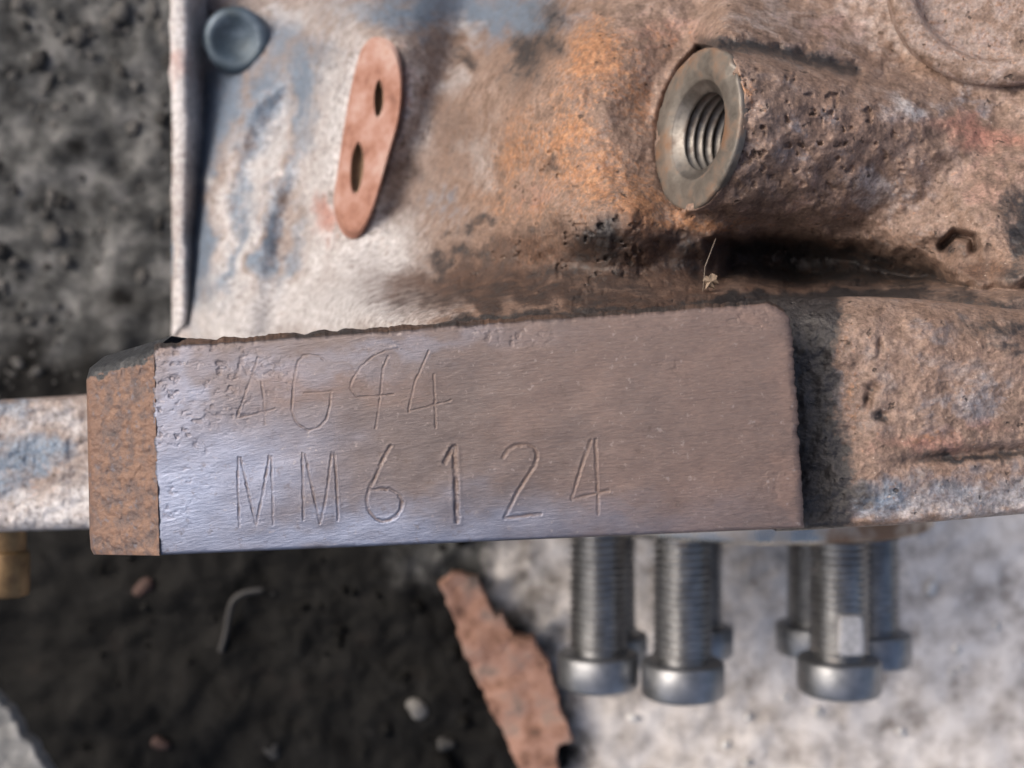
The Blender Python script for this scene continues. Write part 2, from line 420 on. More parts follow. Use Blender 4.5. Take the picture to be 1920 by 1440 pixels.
def ray_cyl(u, v, c, n, R, L):
    """depth (mm) where the sight line meets a capped cylinder going back from c along -n"""
    rx, ry = (u - CX) / F, -(v - CY) / F; rz = -np.ones_like(rx)
    c = np.array(c) / MM - np.array([0, 0, ZC / MM]); n = np.array(n)
    rn = rx * n[0] + ry * n[1] + rz * n[2]; cn = c @ n
    t_cap = cn / np.where(np.abs(rn) < 1e-6, 1e-6, rn)
    q = np.stack([rx * t_cap - c[0], ry * t_cap - c[1], rz * t_cap - c[2]], -1)
    r_cap = np.linalg.norm(q, axis=-1)
    # side
    px, py, pz = rx - rn * n[0], ry - rn * n[1], rz - rn * n[2]
    cx, cy, cz = c - cn * n
    A = px ** 2 + py ** 2 + pz ** 2; B = px * cx + py * cy + pz * cz; Cc = cx ** 2 + cy ** 2 + cz ** 2 - R ** 2
    disc = B * B - A * Cc
    t = (B - np.sqrt(np.maximum(disc, 0))) / A
    miss = np.sqrt(np.maximum(Cc + R ** 2 - B * B / A, 0)) - R
    h = rn * t - cn
    side = t + 1.6 * np.maximum(miss, 0) + .25 * np.maximum(miss, 0) ** 2 + 2.6 * np.maximum(h, 0) + .9 * np.maximum(h, 0) ** 2 + np.maximum(-h - L, 0)
    return np.where(r_cap < R, np.minimum(t_cap, side), side), r_cap

def build_casting():
    du = 2.3
    us = np.arange(322, 1990, du); vs_ = np.arange(-80, 706, du)
    u, v = np.meshgrid(us, vs_)
    D = tps(u, v)
    # ribs and gutters of the flared end at the left
    def rib(pts, wd, amp):
        nonlocal D
        D = D - amp * 1.3 * np.exp(-(seg_dist(u, v, pts) / (wd * 1.1)) ** 2)
    rib([(600, 60), (585, 230), (520, 330), (482, 430), (470, 560), (440, 640)], 40, 7)
    rib([(640, 20), (470, 190), (420, 330), (400, 480), (395, 600)], 32, 6)
    rib([(560, 110), (545, 260)], 26, -2)
    rib([(530, 400), (520, 580)], 40, -2)
    rib([(372, 40), (365, 300), (362, 600)], 18, -6)
    rib([(620, 430), (660, 520), (690, 600)], 45, 5)
    rib([(760, 130), (800, 300)], 40, 2.5)
    rib([(850, 215), (930, 125), (1000, 60), (1060, -40)], 26, 4.5)
    wp = np.exp(-(np.hypot(u - 440, v - 74) / 84) ** 4); D = D * (1 - wp) + np.maximum(D, 238) * wp
    # cast boss that carries the lug face, running out into the flared end
    sdl = seg_dist(u, v, LUG + LUG[:1]) * np.where(inside(u, v, LUG), -1, 1)
    rn_ = (u - CX) / F * LN.x - (v - CY) / F * LN.y - LN.z
    Dl = (LP - Vector((0, 0, ZC))).dot(LN) / rn_ / MM
    slope = .14 + .02 * sstep(660, 740, u)
    D = smin(D, Dl + 1.6 + np.maximum(sdl + 2, 0) * slope + .0008 * np.maximum(sdl, 0) ** 2, 7.0)
    D = np.where(sdl < 0, np.maximum(D, Dl + np.clip(1.0 - sdl * .5, 1, 5)), D)
    # cast tube behind the threaded boss, blended into the body
    cyl, r_cap = ray_cyl(u, v, Vector(BC) - BN * .0004, BN, B_R + .15, 42)
    D = np.where(r_cap < B_R + .2, np.minimum(D, cyl), smin(D, cyl, 5.0))
    D = np.where(r_cap < B_R + .15, np.maximum(D, cyl), D)
    # soften the creases where the tube leaves the body
    Db = D.copy()
    for _ in range(3):
        for ax in (0, 1):
            Db = sum(np.roll(Db, k_, ax) for k_ in range(-5, 6)) / 11
    m_ = sstep(B_R + .1, B_R + 2.2, r_cap)
    m_[:16] = 0; m_[-16:] = 0; m_[:, :16] = 0; m_[:, -16:] = 0
    D = D * (1 - m_) + Db * m_
    # pocket under the tube: a cast recess with steep walls
    pw = (fbm(u / 60, v / 60, 3, 5) - .5) * 30
    top_, bot_ = np.interp(u, [1330, 1370, 1560, 1700, 1830], [462, 438, 446, 476, 532]), np.interp(u, [1330, 1500, 1700, 1800], [528, 548, 552, 548])
    pin = np.minimum(np.minimum(v + pw - top_, bot_ - v - pw * .4), (u - 1335 + pw) * .8)
    D = D + 9.5 * sstep(-14, 44, pin)
    # groove above the tube and the torn flaw at the right
    g = seg_dist(u, v, [(1320, 82), (1400, 84), (1500, 105), (1605, 132)])
    D = D + 1.6 * np.exp(-(g / 15) ** 2)
    D = D + 4.0 * np.exp(-(seg_dist(u, v, [(1768, 462), (1790, 440), (1822, 447), (1826, 466)]) / 8) ** 2)
    # lumps, casting skin, pores
    x, y = u / 17., v / 17.
    D = D + (fbm(x / 6, y / 6, 4, 21) - .5) * 3.2 + (fbm(x / 1.6, y / 1.6, 4, 22) - .5) * .85
    pn = fbm(x / .9, y / .9, 3, 23)
    pz = blobs(u, v, [(840, 470, 110, 70), (1080, 470, 140, 60), (1180, 540, 200, 30), (870, 110, 40, 25), (1500, 230, 180, 110), (1540, 500, 160, 50), (1000, 340, 60, 60)])
    D = D + .7 * sstep(.66, .78, pn) * np.clip(pz * 1.4, .05, 1)
    V = P(u, v, D).reshape(-1, 3)
    wu = u + (fbm(u / 45, v / 45, 4, 31) - .5) * 70; wv = v + (fbm(u / 45, v / 45, 4, 32) - .5) * 70
    rust = blobs(wu, wv, [(1110, 110, 70, 80, 0, .95), (1060, 270, 55, 110, 10, .8), (970, 280, 50, 90, 20, .7), (1200, 385, 70, 60, 30, .95), (1110, 330, 70, 80, 0, .75),
                          (1290, 415, 130, 22, 0, .8), (1190, 180, 45, 90, 0, .6), (1250, 80, 60, 40, 0, .45), (1010, 430, 60, 60, 0, .55), (960, 550, 120, 22, 0, .6), (1400, 170, 18, 40, 0, .6), (1560, 410, 120, 14, 0, .35), (930, 380, 40, 60, 0, .6)])
    rust = np.maximum(rust, .16)
    grease_dark = blobs(wu, wv, [(1000, 100, 44, 80, 18, .72), (1030, 40, 60, 22, -30, .6), (1110, 450, 60, 40, 0, .72), (1080, 520, 260, 34, 0, .56), (1130, 470, 90, 40, 0, .6), (1290, 490, 80, 46, 0, .62), (1850, 560, 130, 22, 10, .7), (1000, 560, 330, 26, 0, .58), (900, 480, 60, 30, -20, .5), (830, 480, 26, 22, 0, .7), (880, 425, 40, 16, -20, .7), (840, 500, 50, 14, -30, .7),
                            (1910, 440, 26, 95, 0, .8), (1800, 450, 40, 20, 0, .5), (870, 105, 28, 16, 0, .7), (1720, 530, 90, 22, 12, .6), (1000, 440, 50, 20, -10, .55), (1040, 320, 16, 24, 0, .6),
                            (700, 425, 25, 14, 0, .4), (790, 330, 50, 20, 10, .35)])
    grease_dark = np.maximum(grease_dark, .68 * sstep(-18, 30, pin))  # shade of the pocket painted darker in the colour, along with grease
    grease_dark = np.maximum(grease_dark, .74 * (1 - sstep(0, 34, seg_dist(u, v + (fbm(u / 20, v / 20, 3, 36) - .5) * 14, [(1320, 84), (1400, 84), (1500, 105), (1600, 132)]))))  # darker band along the groove above the tube
    grease_dark = np.maximum(grease_dark, .85 * sstep(566, 590, v + 16 * sstep(1200, 1420, u) + (fbm(u / 24, v / 24, 3, 37) - .5) * 24 + (u - 1100) * .05) * sstep(760, 900, u) * (1 - .8 * sstep(1680, 1820, u)))  # darker along the ledge above the pad
    pale = blobs(wu, wv, [(690, 500, 75, 120, 0, 1.0), (600, 440, 40, 190, 0, .9), (620, 260, 45, 170, 12, .95), (470, 600, 150, 60, -10, 1.0), (500, 300, 22, 110, 15, .75), (460, 480, 14, 120, 6, .8), (370, 60, 18, 90, 0, .8),  # pale skin; the left blobs also paint overexposed, light-facing slopes white
                          (760, 190, 40, 70, 0, .55), (850, 150, 30, 30, 0, .55), (1660, 40, 140, 60, 0, .36), (1700, 205, 36, 22, 0, .62), (1480, 40, 120, 40, 0, .3), (1850, 40, 120, 60, 0, .4), (900, 300, 30, 60, 0, .4),
                          (1640, 350, 50, 30, 0, .45), (620, 570, 160, 60, 0, .95), (880, 60, 30, 16, 0, .7), (750, 440, 40, 90, 0, .5), (390, 340, 22, 16, 0, .7), (640, 60, 40, 50, 0, .5), (700, 330, 30, 120, 0, .6), (590, 330, 30, 160, 10, .6), (420, 420, 16, 140, 8, .7), (540, 30, 60, 30, 0, .5)])
    blue = blobs(wu, wv, [(440, 90, 55, 60, 0, 1.0), (565, 180, 22, 110, 4, 1.0), (365, 300, 30, 170, 0, .95), (352, 500, 22, 150, 0, 1.0), (470, 330, 26, 150, 18, .85), (430, 520, 20, 110, 4, .9), (850, 20, 200, 36, 0, .95), (960, 40, 60, 40, -20, .9),  # blue-grey skin; the left blobs also paint in blue sky reflections
                          (780, 60, 60, 30, 0, .6), (1520, 270, 110, 60, 0, .25), (1740, 370, 50, 60, 0, .28), (520, 60, 50, 50, 0, .75), (720, 560, 60, 40, 0, .4), (1820, 200, 60, 30, 0, .4), (830, 380, 50, 50, 0, .4), (400, 180, 60, 90, 0, .95), (540, 500, 18, 120, 8, .7), (500, 200, 40, 120, 20, .8), (450, 440, 26, 150, 8, .85), (370, 440, 30, 160, 0, .9), (600, 120, 40, 80, 0, .6), (400, 560, 20, 80, 0, .8), (500, 470, 16, 130, 4, .9), (420, 600, 40, 40, 0, .5), (640, 180, 20, 100, 10, .5), (540, 320, 20, 80, 20, .7)])
    red = blobs(wu, wv, [(1840, 250, 100, 20, 6, .75), (1860, 340, 60, 60, 0, .35), (610, 410, 26, 30, 0, .9), (1000, 380, 60, 40, 0, .3), (1500, 380, 130, 40, 0, .2), (740, 150, 30, 60, 0, .4), (1560, 50, 100, 40, 0, .35), (1250, 60, 80, 40, 0, .35)])
    warm = blobs(wu, wv, [(1080, 500, 260, 60, 0, .75), (900, 500, 120, 50, 0, .6), (1280, 510, 120, 40, 0, .9), (850, 250, 70, 120, 0, .45), (1780, 470, 80, 40, 0, .5), (760, 340, 50, 90, 0, .55), (960, 560, 260, 24, 0, .8), (1500, 500, 180, 50, 3, 1.0), (1150, 470, 160, 60, 0, 1.0), (980, 500, 150, 60, 0, .9), (1200, 560, 400, 26, 0, 1.0), (860, 540, 160, 40, 0, .8), (1300, 470, 80, 40, 0, 1.0), (1830, 500, 60, 24, 10, .8)])  # dark brown skin; valley and pocket blobs paint their shade into the colour
    gloss = np.clip(pale * .4 + blue * .7, 0, 1)
    m1 = np.stack([rust, grease_dark, pale, blue], -1).reshape(-1, 4)
    greying = np.clip(1.0 - sstep(700, 900, wu) + .25 * fbm(u / 80, v / 80, 3, 55), 0, 1)  # greyer, less grainy casting colour towards the left
    m2 = np.stack([red, gloss, warm, greying], -1).reshape(-1, 4)
    nr, nc = u.shape
    Fc = grid_faces(nr, nc)
    keep = np.ones((nr - 1, nc - 1), bool)
    hole = r_cap < B_HOLE + 1.2
    keep &= ~(hole[:-1, :-1] & hole[1:, 1:] & hole[1:, :-1] & hole[:-1, 1:])
    Fq = Fc[keep].reshape(-1, 4)
    V, Fq, mk = skirt(V, Fq, border(nr, nc), 0.03, {'mask': m1, 'mask2': m2})
    link('casting', mesh_np('casting', V, Fq, mk), M_CAST, block)
build_casting()

# --- threaded boss: spot-faced ring and the bore with its threads
def build_boss():
    c = Vector(BC)
    V, q = lathe([(B_R - .1, -1.0), (B_R + .0, -.35), (B_R - .05, -.1), (B_R - .3, .02), (8.2, .0), (7.6, .06), (6.9, .02), (6.2, -.03), (6.0, -.2), (5.75, -.2), (5.55, -.45)], 96, (0, 0, 0), BN)
    nn = np.array([fbm(np.array([k * .13]), np.array([.3]), 3, 4)[0] for k in range(96)]) - .5
    V = V.reshape(-1, 96, 3); rad = V - (V @ np.array(BN))[..., None] * np.array(BN)
    nk = np.array([fbm(np.array([k * .4]), np.array([.7]), 3, 9)[0] for k in range(96)])
    V[1:5] -= np.clip(nk - .5, 0, 1)[None, :, None] * 1.3 * np.array(BN)
    V[:5] += rad[:5] * (nn[None, :, None] * .06)          # the cast rim is not quite round
    V = V.reshape(-1, 3) * MM + np.array(c)
    ring = link('boss_face', mesh_np('boss_face', V, q), M_RING, block)
    ring['label'] = 'grey spot-faced ring round the threaded hole'
    prof = [(5.6, -.42), (5.25, -.75), (5.0, -1.0)]
    h = -1.0; pitch = 1.25
    while h > -17:
        prof += [(4.5, h - .3), (4.35, h - .45), (4.35, h - .6), (4.5, h - .75), (5.02, h - 1.08), (5.05, h - pitch)]; h -= pitch
    prof += [(4.2, h - .3), (.01, h - 1.5)]
    V, q = lathe(prof, 72, (0, 0, 0), BN)
    # turn the rings into a helix below the chamfer
    V = V.reshape(-1, 72, 3)
    V[4:-2] += (np.linspace(0, pitch, 72, endpoint=False)[None, :, None] - pitch / 2) * np.array(BN)[None, None] * .55
    V = V.reshape(-1, 3) * MM + np.array(c)
    link('thread', mesh_np('thread', V, q[:, ::-1]), M_THREAD, ring)
build_boss()

# --- two-hole lug on the flared end
def build_lug():
    import bmesh
    p0, n, outline = LP, LN, LUG
    h1 = smooth_loop([(711, 152), (718, 170), (718, 198), (710, 218), (703, 206), (703, 172)], 28)
    h2 = smooth_loop([(672, 270), (681, 290), (680, 330), (669, 362), (659, 346), (660, 298)], 28)
    bm = bmesh.new()
    back = (Vector((0, 0, ZC)) - p0).normalized()
    def loop(pts, off, sc_=1.0):
        w3 = to_plane(pts, p0, n); c = sum(w3, Vector()) / len(w3)
        return [bm.verts.new(c + (q - c) * sc_ + back * off) for q in w3]
    def bridge(a, b):
        k = len(a)
        for i in range(k): bm.faces.new((a[i], a[(i + 1) % k], b[(i + 1) % k], b[i]))
    o0 = loop(outline, 0, .93); o1 = loop(outline, -.0012, 1.0); o2 = loop(outline, -.024, .97)
    bridge(o0, o1); bridge(o1, o2)
    loops = [o0]
    for h in (h1, h2):
        a = loop(h, 0, 1.12); b = loop(h, -.0008, 1.0); bridge(a, b); loops.append(a)
    edges = []
    for L in loops:
        for i in range(len(L)): edges.append(bm.edges.get((L[i], L[(i + 1) % len(L)])) or bm.edges.new((L[i], L[(i + 1) % len(L)])))
    bmesh.ops.triangle_fill(bm, use_beauty=True, edges=edges)
    bmesh.ops.recalc_face_normals(bm, faces=bm.faces)
    me = bpy.data.meshes.new('bracket_lug'); bm.to_mesh(me); bm.free()
    lug = link('bracket_lug', me, M_LUG, block, smooth=False)
    lug['label'] = 'reddish two-hole bracket lug on the flared end'
    for h in (h1, h2):
        bm = bmesh.new()
        a = loop(h, -.0007, 1.0); b = loop(h, -.0035, .9); c = bm.verts.new(sum((t.co for t in b), Vector()) / len(b))
        bridge(a, b)
        for i in range(len(b)): bm.faces.new((b[i], b[(i + 1) % len(b)], c))
        me = bpy.data.meshes.new('bore'); bm.to_mesh(me); bm.free()
        link('bore', me, M_LUGHOLE, lug)
build_lug()

# --- rim plate at the far left end of the block
def strip_part(name, quad, Dq, nr, nc, mat, masks, rough=0.0, roll=0.0, seed=1, floor=0.02, rollpx=12):
    """a cast face given by its four corners (tl, tr, br, bl) with rounded edges and sides"""
    s, t = np.meshgrid(np.linspace(0, 1, nc), np.linspace(0, 1, nr))
    q = np.array(quad, float)
    bil = lambda a: a[0] * (1 - s) * (1 - t) + a[1] * s * (1 - t) + a[2] * s * t + a[3] * (1 - s) * t
    u, v = bil(q[:, 0]), bil(q[:, 1]); D = bil(np.array(Dq, float))
    e = np.minimum(np.minimum(s, 1 - s) * np.hypot(*(q[1] - q[0])), np.minimum(t, 1 - t) * np.hypot(*(q[3] - q[0])))
    k = np.clip(1 - e / rollpx, 0, 1)
    D = D + roll * (1 - np.sqrt(np.maximum(1 - k * k, 0)))
    D = D + rough * ((fbm(u / 40, v / 40, 4, seed) - .5) + .3 * (fbm(u / 9, v / 9, 3, seed + 3) - .5))
    ux = u + (fbm(u / 60, v / 60, 3, seed + 7) - .5) * 14 * (rough > 0) * np.clip(1 - e / 40, 0, 1)
    V = P(ux, v, D).reshape(-1, 3)
    mk = {a: np.asarray(f(u, v)).reshape(-1, 4) for a, f in masks.items()}
    V, Fq, mk = skirt(V, grid_faces(nr, nc).reshape(-1, 4), border(nr, nc), floor, mk)
    return link(name, mesh_np(name, V, Fq, mk), mat, block)
def m4(*a): return np.stack(np.broadcast_arrays(*a), -1)
rim = strip_part('end_rim', [(320, -90), (356, -90), (350, 612), (324, 640)], [236, 236, 226, 226], 120, 12, M_CAST,
           {'mask': lambda u, v: m4(.15, .05, .75 + .25 * np.sin(v / 90.), blob(u, v, 345, 480, 12, 90, 0, .6)), 'mask2': lambda u, v: m4(blob(u, v, 330, 120, 30, 40, 0, .5), .3, 0 * u, .9)}, .12, 1.6, 11, .05, 14)

# --- round plug sunk into the flared end, and the core plug at the upper right
def round_part(name, u, v, D, theta, az, prof, mat, seg=64, masks=None):
    p, n = plane_normal(u, v, D, math.radians(theta), math.radians(az))
    V, q = lathe(prof, seg, (0, 0, 0), n); V = V * MM + np.array(p)
    mk = None
    if masks: mk = {a: np.tile(np.array(b, float), (len(V), 1)) for a, b in masks.items()}
    return link(name, mesh_np(name, V, q, mk), mat, block)
M_PLUG = mat_plain('blue_grey_plug', [(.3, (.03, .045, .056)), (.5, (.055, .08, .105)), (.7, (.13, .17, .215))], .5, 140, .0003, .3)
pl = round_part('sunken_plug', 440, 74, 236, 12, 150, [(7.4, -14), (7.0, -2.0), (6.4, -.8), (5.4, -.3), (4.4, -.7), (3.4, -1.6), (1.8, -2.2), (.01, -2.3)], M_PLUG)
pl['label'] = 'round blue-grey plug on the flared end'
cp = round_part('core_plug', 1890, -60, 130.5, 12, 80, [(13.6, -6), (13.3, -.5), (12.7, .0), (11.9, .1), (11.0, .0), (10.5, -.4), (10.2, -1.6), (9.6, -2.4), (8.4, -2.5), (4, -2.2), (.01, -2.1)], M_CAST, 96, {'mask': (.3, .15, .22, .15), 'mask2': (.15, .1, .25, .2)})
cp['label'] = 'round pressed core plug in the upper side of the block'

# --- web at the right of the pad
def web():
    nr, nc = 230, 270
    s, t = np.meshgrid(np.linspace(0, 1, nc), np.linspace(0, 1, nr))
    u = 1455 + 545 * s
    vt = 556 + 26 * sstep(1620, 1990, u) * 1.0
    vb = np.interp(u, [1455, 1510, 1690, 1990], [996, 994, 984, 957])
    v = vt + (vb - vt) * t
    D = np.interp(u, [1455, 1500, 1560, 1640, 1800, 1990], [112.5, 112, 110.6, 109.3, 109, 109.5])
    D = D + 1.1 * sstep(1500, 1560, u) * 0
    et, eb = (v - vt), (vb - v)
    k = np.clip(1 - et / 110, 0, 1); D = D + 6 * (1 - np.sqrt(np.maximum(1 - k * k, 0)))
    k = np.clip(1 - eb / 14, 0, 1); D = D + 1.2 * (1 - np.sqrt(np.maximum(1 - k * k, 0)))
    line = seg_dist(u, v, [(1700, 868), (1800, 852), (1930, 842), (2000, 838)])
    D = D + .9 * np.exp(-(line / 12) ** 2) * sstep(1660, 1780, u) - .5 * sstep(0, 1, (v - 880) / 60)
    D = D + (fbm(u / 70, v / 70, 4, 41) - .5) * 1.3 + (fbm(u / 16, v / 11, 4, 42) - .5) * .2
    D = D + .8 * (blob(u, v, 1635, 728, 9, 9) + blob(u, v, 1628, 752, 6, 11) + blob(u, v, 1652, 779, 11, 9) + blob(u, v, 1650, 650, 4, 12))
    wu = u + (fbm(u / 30, v / 30, 4, 51) - .5) * 46; wv = v + (fbm(u / 30, v / 30, 4, 52) - .5) * 40
    grease_dark = np.maximum(1.0 * (1 - sstep(1540, 1606, wu + 20 * sstep(600, 700, v) * 0 - 26 * sstep(700, 980, v))), 0)
    grease_dark = np.maximum(grease_dark, blobs(wu, wv, [(1880, 620, 110, 22, 8, .6), (1900, 655, 60, 12, 0, .6), (1830, 856, 150, 12, -3, .75), (1600, 920, 50, 30, 0, .6), (1635, 728, 9, 8, 0, .7), (1652, 779, 11, 9, 0, .8), (1628, 752, 6, 11, 0, .7), (1760, 905, 90, 14, 0, .35), (1900, 900, 60, 12, 0, .3)]))
    blue = blobs(wu, wv, [(1650, 935, 90, 36, 0, .7), (1800, 925, 140, 45, 0, .55), (1560, 720, 30, 60, 0, .5), (1840, 760, 120, 60, 0, .4), (1920, 930, 100, 50, 0, .5), (1760, 620, 100, 30, 0, .3)])
    pale = blobs(wu, wv, [(1900, 940, 110, 30, 0, .42), (1780, 960, 120, 16, 0, .45), (1720, 700, 90, 60, 0, .15), (1820, 720, 90, 60, 0, .2), (1650, 950, 40, 16, 0, .3)])
    rust = np.maximum(blobs(wu, wv, [(1570, 640, 26, 60, 0, .5), (1600, 760, 24, 80, 0, .45), (1530, 600, 12, 30, 0, .5), (1760, 820, 90, 16, 0, .35)]), .12)
    red = blobs(wu, wv, [(1730, 835, 100, 20, 0, .55), (1850, 800, 90, 20, 0, .4)])
    V = P(u, v, D).reshape(-1, 3)
    mk = {'mask': m4(rust, grease_dark, pale, blue).reshape(-1, 4), 'mask2': m4(red, .2 + .3 * blue, .25, .12).reshape(-1, 4)}
    V, Fq, mk = skirt(V, grid_faces(nr, nc).reshape(-1, 4), border(nr, nc), .21, mk)
    link('side_web', mesh_np('side_web', V, Fq, mk), M_CAST, block)
web()

# --- flange stub behind the pad at the far left
def stub_masks(u, v):
    wu = u + (fbm(u / 40, v / 40, 4, 61) - .5) * 60; wv = v + (fbm(u / 40, v / 40, 4, 62) - .5) * 60
    return m4(blobs(wu, wv, [(60, 900, 70, 26, 0, .35)]), 0 * u, blobs(wu, wv, [(90, 960, 120, 40, -10, .95), (110, 790, 60, 30, 0, .6), (30, 800, 50, 30, 0, .4)]),
              blobs(wu, wv, [(60, 850, 70, 36, 0, .85), (10, 880, 40, 60, 0, .8), (20, 770, 50, 18, 0, .7), (110, 850, 40, 30, 0, .7)]))
strip_part('flange_stub', [(-90, 756), (230, 735), (230, 990), (-90, 1000)], [178, 172, 172, 178], 90, 110, M_CAST,
           {'mask': stub_masks, 'mask2': lambda u, v: m4(0 * u, .3, 0 * u, .85)}, 1.4, 2.5, 17, .06, 22)

# --- the number pad: machined face with stamped characters
STROKES = [
    # (label, half width px, depth mm, strokes)
    ('stamped numeral 4', 2.6, .11, [[(484, 668), (472, 705), (444, 783)], [(444, 785), (515, 767)], [(490, 716), (494, 745), (497, 796)]]),
    ('stamped letter G', 2.8, .12, [[(607, 674), (596, 667), (582, 665), (568, 668), (558, 678), (550, 718), (547, 770), (552, 786), (560, 797), (579, 807), (597, 802), (612, 786), (618, 762), (620, 736)], [(571, 737), (622, 734)]]),
    ('stamped numeral 9', 2.5, .11, [[(747, 654), (722, 658), (700, 668), (676, 688), (660, 712), (656, 728), (669, 745), (700, 743), (738, 739)], [(728, 668), (718, 690), (712, 750), (704, 804)]]),
    ('stamped numeral 4 at the end of the upper line', 2.5, .11, [[(804, 658), (790, 690), (777, 718), (766, 770)], [(766, 771), (800, 763), (845, 751)], [(813, 702), (815, 740), (817, 802)]]),
    ('stamped letter M', 2.4, .12, [[(447, 857), (446, 909), (449, 987)], [(451, 858), (464, 915), (480, 984)], [(480, 984), (492, 930), (505, 855)], [(509, 856), (512, 984)]]),
    ('second stamped letter M', 2.4, .12, [[(567, 851), (568, 910), (569, 975)], [(572, 852), (585, 915), (600, 982)], [(600, 982), (612, 930), (622, 849)], [(627, 849), (631, 910), (634, 974)]]),
    ('stamped numeral 6', 3.3, .16, [[(732, 836), (718, 862), (706, 890), (692, 918), (687, 935), (690, 956), (704, 973), (716, 977), (729, 976), (742, 969), (751, 956), (754, 941), (747, 926), (730, 917), (693, 918)]]),
    ('deep dark stamped numeral 1', 5.0, .26, [[(834, 866), (846, 846), (851, 838)], [(852, 838), (853, 870), (855, 910), (857, 977)]]),
    ('stamped numeral 2', 3.6, .16, [[(943, 858), (952, 844), (966, 835), (989, 833), (1002, 840), (1007, 853), (1003, 872), (973, 918), (946, 970)], [(946, 971), (1014, 964)]]),
    ('stamped numeral 4 at the end of the lower line', 3.2, .14, [[(1108, 826), (1094, 862), (1082, 900), (1072, 935)], [(1072, 936), (1141, 920)], [(1116, 825), (1119, 890), (1122, 964)]]),
]
PADQ = [(285, 652), (1482, 566), (1508, 990), (297, 1041)]
def padD(u, v): return 1 / np.interp(u, [160, 1510], [1 / 111.0, 1 / 104.5])
def build_pad():
    nc, nr = 1010, 345
    s, t = np.meshgrid(np.linspace(0, 1, nc), np.linspace(0, 1, nr))
    W, H = 1205., 400.
    # square corner -> round corner (right top, left top)
    def corner(a, b, r):
        """a, b distance to the two edges in px -> warped distances"""
        p, q = 1 - a / r, 1 - b / r
        ins = (p > 0) & (q > 0)
        m = np.maximum(p, q); L = np.hypot(p, q) + 1e-9
        return np.where(ins, r * (1 - m * p / L), a), np.where(ins, r * (1 - m * q / L), b)
    a, b = (1 - s) * W, t * H
    a2, b2 = corner(a, b, 52.); s = 1 - a2 / W; t = b2 / H
    a, b = s * W, t * H
    a2, b2 = corner(a, b, 20.); s = a2 / W; t = b2 / H
    q = np.array(PADQ, float)
    bil = lambda k: q[0, k] * (1 - s) * (1 - t) + q[1, k] * s * (1 - t) + q[2, k] * s * t + q[3, k] * (1 - s) * t
    u, v = bil(0), bil(1)
    ii, jj = np.meshgrid(np.linspace(0, 1, nc), np.linspace(0, 1, nr))
    eT, eB, eL, eR = jj * H, (1 - jj) * H, ii * W, (1 - ii) * W
    v = v + (fbm(u / 14, v * 0, 4, 71) - .5) * 7 * np.clip(1 - eT / 14, 0, 1)
    u = u + (fbm(u * 0, v / 12, 4, 72) - .5) * 11 * (np.clip(1 - eR / 12, 0, 1) - np.clip(1 - eL / 12, 0, 1))
    D = padD(u, v)
    e = np.minimum(np.minimum(eT, eB * 1.6), np.minimum(eL * 1.4, eR * .7))
    k = np.clip(1 - e / (6 + 8 * fbm(u / 12, v / 12, 3, 70)), 0, 1); D = D + .32 * (1 - np.sqrt(np.maximum(1 - k * k, 0)))
    # slight crown, file waves, corrosion pits
    D = D + .35 * ((s - .45) * 2) ** 2 * .6 + .22 * ((t - .45) * 2) ** 4 + (fbm(u / 150, v / 90, 3, 73) - .5) * .3
    wav = (fbm(u / 34, (v + u * .07) / 7, 4, 74) - .5) * .010
    D = D + wav
    pm = np.clip(blobs(u, v, [(320, 760, 60, 110, 0, 1), (380, 690, 120, 36, 0, .9), (400, 720, 80, 60, 0, .75), (330, 930, 30, 50, 0, .6), (960, 632, 60, 14, 0, .8), (440, 770, 40, 40, 0, .6), (1250, 680, 22, 16, 0, .6), (370, 900, 30, 14, 0, .6), (1450, 900, 26, 30, 0, .4), (1400, 600, 80, 20, 0, .4)]), 0, 1)
    pn = fbm(u / 11, v / 9, 3, 75); pn2 = fbm(u / 22, v / 18, 3, 76)
    pits = sstep(.56, .68, pn) * sstep(.42, .6, pn2) * pm
    D = D + .11 * (sstep(.42, .78, pn) * sstep(.3, .7, pn2) - .12) * pm
    # stamped strokes
    groove = np.zeros_like(u); owner = -np.ones(u.shape, int); best = np.full(u.shape, 1e9)
    jig = (fbm(u / 6, v / 6, 3, 77) - .5) * 3.2
    for c, (lab, hw, dep, st) in enumerate(STROKES):
        hw = hw * (.82 if c < 4 else 1.0)
        d = np.full(u.shape, 1e9)
        for k_, pl_ in enumerate(st): d = np.minimum(d, seg_dist(u, v, pl_))
        d = d + jig
        wear = np.clip(1.7 * fbm(u / 22, v / 22, 3, 80 + c) - .1, .4, 1.5) * (.85 if c < 4 else 1.15)
        g = 1 - sstep(.25 * hw, hw * 1.25, d)
        lip = np.exp(-((d - hw * 1.75) / (hw * .6)) ** 2)
        D = D + dep * .50 * wear * g - dep * .07 * lip * wear
        m = (d < hw * 1.3) & (d < best); owner[m] = c; best = np.minimum(best, d)
        groove = np.maximum(groove, np.clip(g * min(1, dep / .15) * (.35 + .65 * wear), 0, 1))
    groove = groove * (.5 + .5 * (fbm(u / 12, v / 12, 3, 90) > .45))
    wu = u + (fbm(u / 60, v / 40, 4, 91) - .5) * 120; wv = v + (fbm(u / 60, v / 40, 4, 92) - .5) * 80
    rust = np.maximum(.42 * sstep(600, 1350, wu) + .16, blobs(wu, wv, [(1470, 700, 60, 160, 0, .75), (1480, 900, 40, 120, 0, .85), (1420, 600, 80, 30, 0, .75), (1300, 680, 160, 80, 0, .55), (1180, 960, 60, 20, 0, .6), (1420, 960, 90, 40, 0, .65), (640, 730, 240, 50, 0, .48), (1100, 620, 120, 30, 0, .45)]))
